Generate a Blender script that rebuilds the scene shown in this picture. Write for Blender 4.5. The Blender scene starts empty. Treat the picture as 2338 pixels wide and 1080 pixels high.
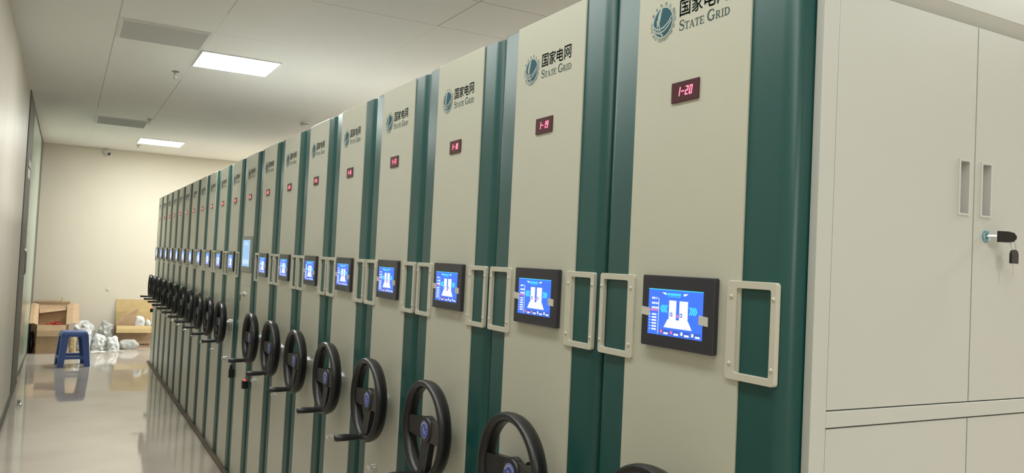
import bpy, math, random
from mathutils import Vector, Matrix, noise

scene = bpy.context.scene
col = scene.collection
PI = math.pi
R = math.radians

# ---------------------------------------------------------------- camera, world, lights, exposure
cam_d = bpy.data.cameras.new('camera')
cam = bpy.data.objects.new('camera', cam_d)
col.objects.link(cam)
YAW, PITCH, ROLL, FPX = 0.5029, 0.0333, 0.0482, 1847.2
fw = Vector((math.sin(YAW) * math.cos(PITCH), math.cos(YAW) * math.cos(PITCH), math.sin(PITCH)))
r0 = Vector((math.cos(YAW), -math.sin(YAW), 0))
u0 = r0.cross(fw)
cr = r0 * math.cos(ROLL) + u0 * math.sin(ROLL)
cu = -r0 * math.sin(ROLL) + u0 * math.cos(ROLL)
m = Matrix((cr, cu, -fw)).transposed().to_4x4()
m.translation = Vector((-1.1168, 0.0, 1.6218))
cam.matrix_world = m
cam_d.sensor_width = 36
cam_d.lens = FPX / 2338 * 36
cam_d.clip_start = 0.05
scene.camera = cam

scene.view_settings.view_transform = 'Standard'
scene.view_settings.look = 'None'
scene.view_settings.gamma = 1
scene.view_settings.exposure = 1.74
scene.view_settings.use_curve_mapping = False

world = bpy.data.worlds.new('world')
world.use_nodes = True
world.node_tree.nodes['Background'].inputs[0].default_value = (1.0, 0.93, 0.82, 1)
world.node_tree.nodes['Background'].inputs[1].default_value = 0.0
scene.world = world

CEIL = 3.15
BACK = 14.5
LEFT = -1.52
RIGHT = 4.6
FRONT = -4.0
LAMP_COL = (0.98, 1.0, 0.965)
PANEL_STRENGTH = 16.5


def area(x, y, power, sx=0.6, sy=0.6):
    d = bpy.data.lights.new('added_lamp', 'AREA')
    d.shape = 'RECTANGLE'
    d.size, d.size_y = sx, sy
    d.energy = power
    d.color = LAMP_COL
    o = bpy.data.objects.new('added_lamp', d)
    o.location = (x, y, CEIL - 0.012)
    col.objects.link(o)
    return o


# unseen lamps added at ceiling height, all outside the frame
area(-0.62, 2.1, 17, 0.3, 6.0)  # made-up strip over the near aisle, brightens the shelving fronts
area(0.3, -2.4, 16)
for ly in (0.9, 6.9, 12.9):
    area(2.7, ly, 42)  # assumed row above the shelving, added to lift the ceiling

# ---------------------------------------------------------------- materials


def mat(name, color, rough=0.5, metal=0.0, spec=0.5, var=0.0, vscale=6.0, emis=None, estr=0.0, bump=0.0, bscale=80.0,
        coat=0.0, trans=0.0, alpha=1.0, stretch=None):
    ma = bpy.data.materials.new(name)
    ma.use_nodes = True
    nt = ma.node_tree
    b = nt.nodes['Principled BSDF']
    c = (*color, 1)
    b.inputs['Base Color'].default_value = c
    b.inputs['Roughness'].default_value = rough
    b.inputs['Metallic'].default_value = metal
    b.inputs['Specular IOR Level'].default_value = spec
    b.inputs['Coat Weight'].default_value = coat
    b.inputs['Transmission Weight'].default_value = trans
    b.inputs['Alpha'].default_value = alpha
    if emis:
        b.inputs['Emission Color'].default_value = (*emis, 1)
        b.inputs['Emission Strength'].default_value = estr
    if var or bump:
        tc = nt.nodes.new('ShaderNodeTexCoord')
        vec = tc.outputs['Object']
        if stretch:
            mp = nt.nodes.new('ShaderNodeMapping')
            mp.inputs['Scale'].default_value = stretch
            nt.links.new(vec, mp.inputs[0])
            vec = mp.outputs[0]
    if var:
        n = nt.nodes.new('ShaderNodeTexNoise')
        n.inputs['Scale'].default_value = vscale
        n.inputs['Detail'].default_value = 4
        nt.links.new(vec, n.inputs['Vector'])
        rp = nt.nodes.new('ShaderNodeValToRGB')
        rp.color_ramp.elements[0].position = 0.3
        rp.color_ramp.elements[1].position = 0.7
        rp.color_ramp.elements[0].color = (*[v * (1 - var) for v in color], 1)
        rp.color_ramp.elements[1].color = (*[min(1, v * (1 + var)) for v in color], 1)
        nt.links.new(n.outputs[0], rp.inputs[0])
        nt.links.new(rp.outputs[0], b.inputs['Base Color'])
    if bump:
        n2 = nt.nodes.new('ShaderNodeTexNoise')
        n2.inputs['Scale'].default_value = bscale
        nt.links.new(vec, n2.inputs['Vector'])
        bm_ = nt.nodes.new('ShaderNodeBump')
        bm_.inputs['Strength'].default_value = bump
        bm_.inputs['Distance'].default_value = 0.01
        nt.links.new(n2.outputs[0], bm_.inputs['Height'])
        nt.links.new(bm_.outputs[0], b.inputs['Normal'])
    return ma


def emit(name, color, s):
    return mat(name, (0.02, 0.02, 0.02), 0.3, emis=color, estr=s)


M = {}
M['green'] = mat('teal_green_paint', (0.007, 0.064, 0.057), 0.36, spec=0.45, var=0.06, vscale=3)
M['beige'] = mat('beige_enamel', (0.53, 0.535, 0.445), 0.28, spec=0.45, var=0.03, vscale=2)
M['handle'] = mat('cream_enamel', (0.58, 0.565, 0.475), 0.3)
M['white'] = mat('off_white_enamel', (0.57, 0.59, 0.56), 0.42, var=0.02, vscale=2)
M['recess'] = mat('moulded_plastic', (0.62, 0.62, 0.60), 0.4)
M['black'] = mat('black_plastic', (0.012, 0.012, 0.013), 0.33, bump=0.05, bscale=300)
M['bezel'] = mat('black_bezel', (0.018, 0.018, 0.030), 0.25, spec=0.8)
M['chrome'] = mat('chrome', (0.75, 0.76, 0.78), 0.12, metal=1.0)
M['steel'] = mat('brushed_steel', (0.42, 0.42, 0.41), 0.35, metal=1.0)
M['zinc'] = mat('blue_zinc', (0.30, 0.52, 0.62), 0.2, metal=0.9)
M['carcass'] = mat('grey_sheet_steel', (0.30, 0.30, 0.285), 0.5, var=0.05)
M['dark'] = mat('dark_cavity', (0.03, 0.03, 0.03), 0.8)
M['logo_teal'] = mat('logo_teal', (0.008, 0.080, 0.110), 0.5, spec=0.3)
M['logo_text'] = mat('logo_text', (0.020, 0.080, 0.078), 0.55, spec=0.25)
M['logo_pale'] = mat('logo_pale', (0.43, 0.49, 0.455), 0.4)
M['logo_mid'] = mat('logo_mid', (0.20, 0.29, 0.28), 0.4)
M['led_plate'] = mat('led_window', (0.040, 0.008, 0.013), 0.3, emis=(0.45, 0.02, 0.06), estr=0.012)
M['led'] = emit('led_digits', (1.0, 0.08, 0.13), 1.8)
M['scr_blue'] = emit('screen_blue', (0.035, 0.16, 0.80), 0.36)
M['scr_deep'] = emit('screen_deep_blue', (0.025, 0.10, 0.52), 0.36)
M['scr_white'] = emit('screen_white', (0.90, 0.93, 1.0), 0.36)
M['scr_cyan'] = emit('screen_cyan', (0.05, 0.75, 0.85), 0.36)
M['scr_red'] = emit('screen_red', (0.85, 0.16, 0.34), 0.36)
M['touch'] = emit('touch_screen_blue', (0.28, 0.52, 0.82), 0.30)
M['touch_pale'] = emit('touch_screen_pale', (0.48, 0.68, 0.90), 0.32)
M['tape'] = mat('clear_tape', (0.62, 0.61, 0.56), 0.3)
M['badge'] = mat('badge_blue', (0.045, 0.085, 0.42), 0.3)
M['badge_w'] = mat('badge_white', (0.75, 0.78, 0.85), 0.3)
M['red_glow'] = emit('sensor_red', (1.0, 0.05, 0.05), 0.7)
M['panel_glow'] = emit('panel_diffuser', LAMP_COL, PANEL_STRENGTH)
M['alu'] = mat('white_aluminium', (0.75, 0.75, 0.73), 0.4)
M['grille'] = mat('grey_grille', (0.60, 0.60, 0.57), 0.6)
M['card'] = mat('cardboard', (0.40, 0.265, 0.155), 0.8, var=0.08, vscale=12)
M['card_in'] = mat('cardboard_inner', (0.56, 0.385, 0.24), 0.8, var=0.06, vscale=12)
M['card_yel'] = mat('cardboard_yellow', (0.56, 0.41, 0.20), 0.8, var=0.06, vscale=12)
M['foam'] = mat('white_wrap', (0.72, 0.74, 0.74), 0.35, var=0.08, vscale=9, bump=0.4, bscale=25)
M['greybag'] = mat('grey_wrap', (0.47, 0.47, 0.45), 0.35, var=0.1, vscale=14, bump=0.3, bscale=40)
M['yelbag'] = mat('yellowish_wrap', (0.50, 0.42, 0.24), 0.3, var=0.2, vscale=20, bump=0.3, bscale=40)
M['blackbag'] = mat('black_wrap', (0.03, 0.03, 0.032), 0.4, bump=0.5, bscale=30)
M['paper'] = mat('paper', (0.78, 0.77, 0.74), 0.7)
M['red'] = mat('red_strap', (0.55, 0.05, 0.04), 0.5)
M['blue'] = mat('blue_plastic', (0.075, 0.135, 0.40), 0.35, spec=0.5)
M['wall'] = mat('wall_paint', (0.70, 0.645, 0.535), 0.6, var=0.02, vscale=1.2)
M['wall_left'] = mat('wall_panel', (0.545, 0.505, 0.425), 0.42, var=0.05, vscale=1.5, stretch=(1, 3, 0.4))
M['glass'] = mat('frosted_green_glass', (0.42, 0.53, 0.44), 0.18, spec=0.6)
M['frame_grey'] = mat('grey_frame', (0.15, 0.145, 0.12), 0.6, spec=0.25)
M['rail'] = mat('brown_rail', (0.13, 0.095, 0.07), 0.5)


def floor_mat():
    ma = mat('polished_floor', (0.50, 0.44, 0.365), 0.13, spec=0.55)
    nt = ma.node_tree
    b = nt.nodes['Principled BSDF']
    tc = nt.nodes.new('ShaderNodeTexCoord')
    n = nt.nodes.new('ShaderNodeTexNoise')
    n.inputs['Scale'].default_value = 1.3
    n.inputs['Detail'].default_value = 6
    nt.links.new(tc.outputs['Object'], n.inputs['Vector'])
    rp = nt.nodes.new('ShaderNodeValToRGB')
    rp.color_ramp.elements[0].position = 0.35
    rp.color_ramp.elements[0].color = (0.50, 0.44, 0.385, 1)
    rp.color_ramp.elements[1].position = 0.6
    rp.color_ramp.elements[1].color = (0.56, 0.50, 0.44, 1)
    nt.links.new(n.outputs[0], rp.inputs[0])
    nt.links.new(rp.outputs[0], b.inputs['Base Color'])
    n2 = nt.nodes.new('ShaderNodeTexNoise')
    n2.inputs['Scale'].default_value = 2.2
    nt.links.new(tc.outputs['Object'], n2.inputs['Vector'])
    mr = nt.nodes.new('ShaderNodeMapRange')
    mr.inputs['To Min'].default_value = 0.02
    mr.inputs['To Max'].default_value = 0.075
    nt.links.new(n2.outputs[0], mr.inputs[0])
    nt.links.new(mr.outputs[0], b.inputs['Roughness'])
    return ma


def ceiling_mat():
    """white board with the panel joints that show as thin dark lines"""
    ma = mat('ceiling_board', (0.84, 0.83, 0.785), 0.7)
    nt = ma.node_tree
    b = nt.nodes['Principled BSDF']
    tc = nt.nodes.new('ShaderNodeTexCoord')
    sep = nt.nodes.new('ShaderNodeSeparateXYZ')
    nt.links.new(tc.outputs['Object'], sep.inputs[0])

    def mth(op, a, bb):
        n = nt.nodes.new('ShaderNodeMath')
        n.operation = op
        for i, v in enumerate((a, bb)):
            if isinstance(v, (int, float)):
                n.inputs[i].default_value = v
            else:
                nt.links.new(v, n.inputs[i])
        return n.outputs[0]
    X, Y = sep.outputs[0], sep.outputs[1]
    total = None
    # joints: (across, at, along from, along to, darkness)
    for ax, at, lo, hi, s in (('x', -0.893, -4, 10.2, 0.55), ('x', -0.285, -4, 5.5, 0.45), ('x', -0.285, 7.9, 10.9, 0.6), ('x', -0.285, 5.5, 7.9, 0.12),
                              ('x', 0.930, -4, 4.86, 0.75), ('x', 0.930, 4.86, 5.6, 0.15), ('y', 4.862, 0.1, 4, 0.5), ('y', 4.250, 0.0, 4, 0.75),
                              ('y', 6.02, -0.95, 0.2, 0.3), ('y', 10.20, -0.28, 0.35, 0.65), ('y', 9.35, 0.9, 3, 0.2), ('x', -0.893, 10.2, 14, 0.15)):
        c, a = (X, Y) if ax == 'x' else (Y, X)
        d = mth('ABSOLUTE', mth('SUBTRACT', c, at), 0)
        line = mth('LESS_THAN', d, 0.0042)
        rng = mth('MULTIPLY', mth('GREATER_THAN', a, lo), mth('LESS_THAN', a, hi))
        k = mth('MULTIPLY', mth('MULTIPLY', line, rng), s * .75)
        total = k if total is None else mth('MAXIMUM', total, k)
    mx = nt.nodes.new('ShaderNodeMix')
    mx.data_type = 'RGBA'
    mx.inputs[6].default_value = (0.84, 0.83, 0.785, 1)
    mx.inputs[7].default_value = (0.16, 0.15, 0.13, 1)
    nt.links.new(total, mx.inputs[0])
    nt.links.new(mx.outputs[2], b.inputs['Base Color'])
    return ma


M['floor'] = floor_mat()
M['ceiling'] = ceiling_mat()

# ---------------------------------------------------------------- mesh helpers


class G:
    def __init__(self):
        self.v, self.f, self.mi, self.mats = [], [], [], []

    def m(self, key):
        if key not in self.mats:
            self.mats.append(key)
        return self.mats.index(key)

    def face(self, pts, key):
        b = len(self.v)
        self.v += [tuple(p) for p in pts]
        self.f.append(tuple(range(b, b + len(pts))))
        self.mi.append(self.m(key))

    def add(self, verts, faces, key):
        b = len(self.v)
        k = self.m(key)
        self.v += [tuple(p) for p in verts]
        for f in faces:
            self.f.append(tuple(i + b for i in f))
            self.mi.append(k)

    def box(self, x0, x1, y0, y1, z0, z1, key):
        v = [(x, y, z) for x in (x0, x1) for y in (y0, y1) for z in (z0, z1)]
        self.add(v, [(0, 1, 3, 2), (4, 6, 7, 5), (0, 4, 5, 1), (2, 3, 7, 6), (0, 2, 6, 4), (1, 5, 7, 3)], key)

    def hexa(self, b4, t4, key):
        """solid between two quads given in the same order"""
        self.add(list(b4) + list(t4), [(3, 2, 1, 0), (4, 5, 6, 7), (0, 1, 5, 4), (1, 2, 6, 5), (2, 3, 7, 6), (3, 0, 4, 7)], key)

    def prism(self, pts, f0, f1, key):
        """pts: 2-D outline (counter-clockwise seen from the f1 side); f0/f1 map (a, b) to 3-D on either end"""
        n = len(pts)
        v = [f0(*p) for p in pts] + [f1(*p) for p in pts]
        fs = [tuple(reversed(range(n))), tuple(range(n, 2 * n))]
        fs += [(i, (i + 1) % n, n + (i + 1) % n, n + i) for i in range(n)]
        self.add(v, fs, key)

    def ring(self, outer, inner, f0, f1, key):
        n = len(outer)
        v = [f0(*p) for p in outer] + [f0(*p) for p in inner] + [f1(*p) for p in outer] + [f1(*p) for p in inner]
        fs = []
        for i in range(n):
            j = (i + 1) % n
            fs += [(n + i, n + j, j, i), (2 * n + i, 2 * n + j, 3 * n + j, 3 * n + i), (i, j, 2 * n + j, 2 * n + i), (n + j, n + i, 3 * n + i, 3 * n + j)]
        self.add(v, fs, key)

    def lathe(self, prof, key, place, n=24, closed=False):
        """prof: list of (h, r); place maps (h, r cos, r sin) to 3-D"""
        v, fs = [], []
        k = len(prof)
        for h, r in prof:
            for i in range(n):
                a = 2 * PI * i / n
                v.append(place(h, r * math.cos(a), r * math.sin(a)))
        for j in range(k if closed else k - 1):
            jj = (j + 1) % k
            for i in range(n):
                ii = (i + 1) % n
                fs.append((j * n + i, j * n + ii, jj * n + ii, jj * n + i))
        if not closed:
            if prof[0][1] > 1e-6:
                fs.append(tuple(reversed(range(n))))
            if prof[-1][1] > 1e-6:
                fs.append(tuple(range((k - 1) * n, k * n)))
        self.add(v, fs, key)

    def tube(self, path, r, key, n=8, closed=False):
        P = [Vector(p) for p in path]
        k = len(P)
        v, fs = [], []
        prev = None
        for i, p in enumerate(P):
            a = P[i - 1] if (i > 0 or closed) else p
            b = P[(i + 1) % k] if (i < k - 1 or closed) else p
            t = (b - a).normalized()
            if prev is None:
                s = t.cross(Vector((0, 0, 1)))
                if s.length < 1e-3:
                    s = t.cross(Vector((0, 1, 0)))
            else:
                s = prev - t * prev.dot(t)
            s.normalize()
            prev = s
            w = t.cross(s)
            rr = r[i] if isinstance(r, (list, tuple)) else r
            for q in range(n):
                an = 2 * PI * q / n
                v.append(p + (s * math.cos(an) + w * math.sin(an)) * rr)
        for i in range(k if closed else k - 1):
            ii = (i + 1) % k
            for q in range(n):
                qq = (q + 1) % n
                fs.append((i * n + q, i * n + qq, ii * n + qq, ii * n + q))
        if not closed:
            fs += [tuple(reversed(range(n))), tuple(range((k - 1) * n, k * n))]
        self.add(v, fs, key)

    def mesh(self, name):
        me = bpy.data.meshes.new(name)
        me.from_pydata([tuple(p) for p in self.v], [], self.f)
        for k in self.mats:
            me.materials.append(M[k])
        for p, i in zip(me.polygons, self.mi):
            p.material_index = i
        me.update()
        return me


def build(name, g, parent=None, bevel=0.0, smooth=None, seg=2, fix=True, loc=None):
    me = g.mesh(name)
    if fix:
        import bmesh
        bm = bmesh.new()
        bm.from_mesh(me)
        bmesh.ops.recalc_face_normals(bm, faces=bm.faces)
        bm.to_mesh(me)
        bm.free()
    if smooth:
        for p in me.polygons:
            p.use_smooth = True
        me.set_sharp_from_angle(angle=R(smooth))
    o = bpy.data.objects.new(name, me)
    col.objects.link(o)
    if parent:
        o.parent = parent
    if loc:
        o.location = loc
    if bevel:
        b = o.modifiers.new('edge', 'BEVEL')
        b.width = bevel
        b.segments = seg
        b.limit_method = 'ANGLE'
        b.angle_limit = R(40)
    return o


def tag(o, label, cat, group=None):
    o['label'] = label
    o['category'] = cat
    if group:
        o['group'] = group
    return o


def thing(name, label, cat, loc=(0, 0, 0), rotz=0.0, group=None):
    o = bpy.data.objects.new(name, None)
    o.empty_display_size = 0.1
    col.objects.link(o)
    o.location = loc
    o.rotation_euler = (0, 0, rotz)
    return tag(o, label, cat, group)


def struct(o):
    o['kind'] = 'structure'
    return o


def copy_tree(o, parent=None):
    c = o.copy()
    col.objects.link(c)
    if parent:
        c.parent = parent
    for ch in list(o.children):
        copy_tree(ch, c)
    return c


def rrect(x0, x1, y0, y1, r, n=5):
    pts = []
    for cx, cy, a0 in ((x1 - r, y1 - r, 0), (x0 + r, y1 - r, 90), (x0 + r, y0 + r, 180), (x1 - r, y0 + r, 270)):
        for i in range(n + 1):
            a = R(a0 + 90 * i / n)
            pts.append((cx + r * math.cos(a), cy + r * math.sin(a)))
    return pts


# ---------------------------------------------------------------- room
def slab(name, x0, x1, y0, y1, z0, z1, key):
    g = G()
    g.box(x0, x1, y0, y1, z0, z1, key)
    return struct(build(name, g))


slab('floor', LEFT - 0.2, RIGHT + 0.2, FRONT - 0.2, BACK + 0.2, -0.1, 0.0, 'floor')
slab('ceiling', LEFT - 0.2, RIGHT + 0.2, FRONT - 0.2, BACK + 0.2, CEIL, CEIL + 0.1, 'ceiling')
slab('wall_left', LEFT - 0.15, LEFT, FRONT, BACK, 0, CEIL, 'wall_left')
slab('wall_back', LEFT - 0.15, RIGHT + 0.15, BACK, BACK + 0.15, 0, CEIL, 'wall')
slab('wall_right', RIGHT, RIGHT + 0.15, FRONT, BACK, 0, CEIL, 'wall')
slab('wall_front', LEFT - 0.15, RIGHT + 0.15, FRONT - 0.15, FRONT, 0, CEIL, 'wall')

# glazed door in the left wall, with its grey posts
d = bpy.data.objects.new('door_1', None)
col.objects.link(d)
d.location = (LEFT, 10.0, 0)
struct(d)
g = G()
g.box(0, 0.010, -0.45, 0.72, 0, CEIL, 'frame_grey')
g.box(0, 0.010, 3.75, 4.48, 0, CEIL, 'frame_grey')
g.box(0, 0.008, 0.72, 3.75, 0, 0.09, 'frame_grey')
g.box(0, 0.008, 0.72, 3.75, CEIL - 0.05, CEIL, 'frame_grey')
build('door_frame', g, d, bevel=0.003)
g = G()
g.box(0.001, 0.006, 0.72, 3.75, 0.09, CEIL - 0.05, 'glass')
build('glass_panel', g, d)
g = G()
g.tube([(0.008, 0.25, 1.24), (0.028, 0.25, 1.25), (0.033, 0.25, 1.28), (0.033, 0.25, 1.48), (0.028, 0.25, 1.51), (0.008, 0.25, 1.52)], 0.009, 'chrome')
build('door_handle', g, d, smooth=50)
g = G()
g.box(0.008, 0.022, -0.20, 0.36, 2.40, 2.47, 'chrome')
g.box(0.008, 0.016, -0.1, 0.32, 2.28, 2.38, 'steel')
build('patch_fitting', g, d, bevel=0.004)
g = G()
g.box(0.008, 0.022, 0.5, 0.8, 0.02, 0.075, 'chrome')
build('floor_fitting', g, d, bevel=0.004)
g = G()
g.box(LEFT, LEFT + 0.012, 0, 9.54, 0, 0.08, 'frame_grey')
struct(build('baseboard_left', g))
g = G()
g.box(-0.03, 0.02, 0.95, 12.40, 0, 0.022, 'rail')
struct(build('trim_1', g))

# ---------------------------------------------------------------- lettering
SER_CACHE = {}


def stroke(path, widths):
    """variable-width stroke as a list of quads"""
    qs = []
    L, Rr = [], []
    for i, (x, y) in enumerate(path):
        x0, y0 = path[max(0, i - 1)]
        x1, y1 = path[min(len(path) - 1, i + 1)]
        dx, dy = x1 - x0, y1 - y0
        l = math.hypot(dx, dy) or 1
        w = widths[i] / 2
        L.append((x - dy / l * w, y + dx / l * w))
        Rr.append((x + dy / l * w, y - dx / l * w))
    for i in range(len(path) - 1):
        qs.append([L[i], Rr[i], Rr[i + 1], L[i + 1]])
    return qs


def rect(x0, y0, x1, y1):
    return [[(x0, y0), (x1, y0), (x1, y1), (x0, y1)]]


def arcpath(cx, cy, rx, ry, a0, a1, n=14):
    return [(cx + rx * math.cos(R(a0 + (a1 - a0) * i / n)), cy + ry * math.sin(R(a0 + (a1 - a0) * i / n))) for i in range(n + 1)]


def serif(ch):
    """serif capital on a unit height: (polygons, advance width)"""
    if ch == 'T':
        return rect(.37, 0, .53, 1) + rect(0, .93, .9, 1) + rect(0, .70, .06, 1) + rect(.84, .70, .9, 1) + rect(.22, 0, .68, .055), .94
    if ch == 'I':
        return rect(.15, 0, .31, 1) + rect(0, 0, .46, .055) + rect(0, .945, .46, 1), .54
    if ch == 'E':
        return rect(.10, 0, .26, 1) + rect(0, .93, .76, 1) + rect(0, 0, .80, .07) + rect(.26, .47, .58, .53) + rect(.70, .72, .76, 1) + rect(.74, 0, .80, .30) + rect(.53, .36, .58, .64), .88
    if ch == 'A':
        return (stroke([(.10, 0), (.45, 1)], [.07, .07]) + stroke([(.44, 1), (.82, 0)], [.17, .17]) + rect(.22, .33, .66, .39)
                + rect(-.02, 0, .28, .055) + rect(.64, 0, 1.0, .055)), 1.0
    if ch == 'R':
        p = [(.26, .965), (.45, .965)] + arcpath(.45, .73, .22, .235, 80, -80, 10) + [(.45, .49), (.26, .49)]
        w = [.07, .07] + [.07 + .1 * math.sin(PI * i / 10) for i in range(11)] + [.06, .06]
        return rect(.10, 0, .26, 1) + rect(0, 0, .40, .055) + rect(0, .945, .26, 1) + stroke(p, w) + stroke([(.42, .49), (.80, .02)], [.16, .16]) + rect(.70, 0, .98, .05), .98
    if ch == 'D':
        p = [(.26, .965), (.40, .965)] + arcpath(.40, .5, .44, .465, 85, -85, 14) + [(.40, .035), (.26, .035)]
        w = [.07, .07] + [.07 + .11 * math.sin(PI * i / 14) for i in range(15)] + [.07, .07]
        return rect(.10, 0, .26, 1) + rect(0, 0, .3, .055) + rect(0, .945, .3, 1) + stroke(p, w), 1.0
    if ch == 'S':
        p = arcpath(.36, .74, .27, .225, 25, 215, 14) + [(.36, .52)] + arcpath(.36, .265, .29, .235, 55, -155, 14)
        n = len(p)
        w = [.06 + .11 * math.exp(-((i / (n - 1) - .5) / .22) ** 2) for i in range(n)]
        return stroke(p, w) + rect(.58, .70, .64, .98) + rect(.04, .02, .10, .32), .74
    if ch == 'G':
        p = arcpath(.50, .5, .44, .465, 48, 318, 22)
        n = len(p)
        w = [.06 + .11 * math.sin(PI * i / (n - 1)) for i in range(n)]
        return stroke(p, w) + rect(.72, .06, .86, .42) + rect(.60, .37, .98, .43) + rect(.76, .70, .82, .98), 1.04
    return [], .5


FONT = None


def glyph_polys(ch):
    """outline faces of a character from the built-in font, as 2-D polygons, and its bounds"""
    if ch in SER_CACHE:
        return SER_CACHE[ch]
    cu_ = bpy.data.curves.new('glyph', 'FONT')
    cu_.body = ch
    cu_.size = 1
    cu_.resolution_u = 3
    o = bpy.data.objects.new('glyph', cu_)
    col.objects.link(o)
    dg = bpy.context.evaluated_depsgraph_get()
    me = bpy.data.meshes.new_from_object(o.evaluated_get(dg))
    polys = [[(me.vertices[i].co.x, me.vertices[i].co.y) for i in p.vertices] for p in me.polygons]
    bpy.data.objects.remove(o)
    bpy.data.curves.remove(cu_)
    bpy.data.meshes.remove(me)
    xs = [p[0] for q in polys for p in q] or [0, 1]
    ys = [p[1] for q in polys for p in q] or [0, 1]
    SER_CACHE[ch] = (polys, (min(xs), max(xs), min(ys), max(ys)))
    return SER_CACHE[ch]


# ---------------------------------------------------------------- one shelving unit
PITCH_Y = 0.5687          # from one unit to the next along the row
Y20 = 1.570               # far edge of the nearest unit
HALF = 0.275              # unit axis from that edge
HT = 2.30
FACE = -0.004             # front of the beige panel


def yo(o):
    """distance o from a unit's far edge -> local y"""
    return HALF - o


def pl(x):
    """map panel coordinates (o, z) to a local point at depth x"""
    return lambda o, z: (x, yo(o), z)


def panel_prism(g, pts, x0, x1, key):
    g.prism(pts, pl(x0), pl(x1), key)


def panel_rect(g, o0, o1, z0, z1, x0, x1, key):
    g.box(min(x0, x1), max(x0, x1), yo(o1), yo(o0), z0, z1, key)


def sheet(g, polys, x, key, T=lambda p: p):
    for q in polys:
        g.face([pl(x)(*T(p)) for p in q], key)


def make_logo(parent):
    g = G()
    x1, x2, x3, x4 = FACE - .0006, FACE - .0009, FACE - .0012, FACE - .0015
    cx, cz, r = .185, 2.163, .0315

    def disc(rad, x, key, a0=0, a1=360, n=48, c=(cx, cz)):
        g.face([pl(x)(c[0] + rad * math.cos(R(a0 + (a1 - a0) * i / n)), c[1] + rad * math.sin(R(a0 + (a1 - a0) * i / n))) for i in range(n)], key)
    disc(.0362, x1, 'logo_mid')
    disc(.0350, x2, 'logo_pale')
    disc(r, x3, 'logo_teal')

    def clip(p, rad=r * .995):
        l = math.hypot(*p)
        return (p[0] * rad / l, p[1] * rad / l) if l > rad else p

    def band(path, w, key='logo_pale', x=x4):
        P = [clip((a * r, b * r)) for a, b in path]
        ws = [w * r if not isinstance(w, list) else w[i] * r for i in range(len(P))]
        for q in stroke(P, ws):
            g.face([pl(x)(cx + a, cz + b) for a, b in q], key)
    # highlight sweeping down the upper left of the ball
    band([(-.12, .97), (-.30, .70), (-.40, .40), (-.44, .10), (-.42, -.2)], [.10, .26, .30, .24, .12])
    band([(-.62, .25), (-.60, -.10), (-.50, -.50), (-.36, -.80)], .085)
    band([(-.38, .15), (-.36, -.15), (-.26, -.55), (-.06, -.95)], .085)
    band([(-.98, -.10), (-.70, -.36), (-.30, -.44), (.15, -.36), (.60, -.10), (.98, .28)], .10)
    band([(-.90, -.38), (-.60, -.64), (-.22, -.70), (.20, -.60), (.60, -.36), (.94, .00)], .10)
    band([(-.30, -.72), (-.10, -.80), (.05, -.97)], .11)

    def put(ch, ang, rad, h, flip):
        polys, (a0, a1, b0, b1) = glyph_polys(ch)
        if not polys:
            return
        s = h / max(b1 - b0, .5)
        mx, my = (a0 + a1) / 2, (b0 + b1) / 2
        rot = R(ang - 90) if not flip else R(ang + 90)
        px, pz = cx + rad * math.cos(R(ang)), cz + rad * math.sin(R(ang))

        def T(p):
            a, b = (p[0] - mx) * s, (p[1] - my) * s
            return (px + a * math.cos(rot) - b * math.sin(rot), pz + a * math.sin(rot) + b * math.cos(rot))
        sheet(g, polys, x1, 'logo_text', T)
    for i, ch in enumerate('国家电网公司'):
        put(ch, 148 - i * 23.2, .0405, .0062, False)
    s = 'STATE GRID CORPORATION OF CHINA'
    for i, ch in enumerate(s):
        put(ch, 172 + i * (212 / (len(s) - 1)), .0402, .0046, True)
    # the four large characters
    for i, ch in enumerate('国家电网'):
        polys, (a0, a1, b0, b1) = glyph_polys(ch)
        sc = .0350 / (b1 - b0)
        ox = .2395 + i * .0378
        for da, db in ((0, 0), (.0003, 0), (-.0003, 0), (0, .0003), (0, -.0003)):   # heavy strokes
            sheet(g, polys, x1 - abs(da) * .2 - db * .1, 'logo_text', lambda p: (ox + da + (p[0] - a0) / (a1 - a0) * .0325, 2.1615 + db + (p[1] - b0) * sc))
    # the serif line
    ox = .2395
    for ch, h in (('S', .0228), ('T', .0158), ('A', .0158), ('T', .0158), ('E', .0158), (' ', .0158), ('G', .0228), ('R', .0158), ('I', .0158), ('D', .0158)):
        polys, adv = serif(ch)
        sheet(g, polys, x1, 'logo_text', lambda p: (ox + p[0] * h * .98, 2.1312 + p[1] * h))
        ox += adv * h * .98 + .0006
    return build('logo', g, parent, fix=False)


SEG = {'0': 'abcdef', '1': 'bc', '2': 'abged', '3': 'abgcd', '4': 'fgbc', '5': 'afgcd', '6': 'afgedc', '7': 'abc', '8': 'abcdefg', '9': 'abcdfg', '-': 'g'}


def make_digits(text, parent):
    g = G()
    w, h, t = .0085, .0185, .0022
    ox = .2685 - (len(text) * .0125) / 2 + .001

    def bar(x0, z0, x1, z1):
        def sk(o, z):
            return (o + (z - 1.990) * .16, z)
        pts = [sk(x0, z0), sk(x1, z0), sk(x1, z1), sk(x0, z1)]
        panel_prism(g, pts, -.0075, -.0080, 'led')
    for ch in text:
        z = 1.990
        for s in SEG[ch]:
            if s == 'a':
                bar(ox, z + h - t, ox + w, z + h)
            if s == 'g':
                bar(ox, z + h / 2 - t / 2, ox + w, z + h / 2 + t / 2)
            if s == 'd':
                bar(ox, z, ox + w, z + t)
            if s == 'b':
                bar(ox + w - t, z + h / 2, ox + w, z + h)
            if s == 'c':
                bar(ox + w - t, z, ox + w, z + h / 2)
            if s == 'f':
                bar(ox, z + h / 2, ox + t, z + h)
            if s == 'e':
                bar(ox, z, ox + t, z + h / 2)
        ox += .0125
    return build('digits', g, parent)


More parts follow.
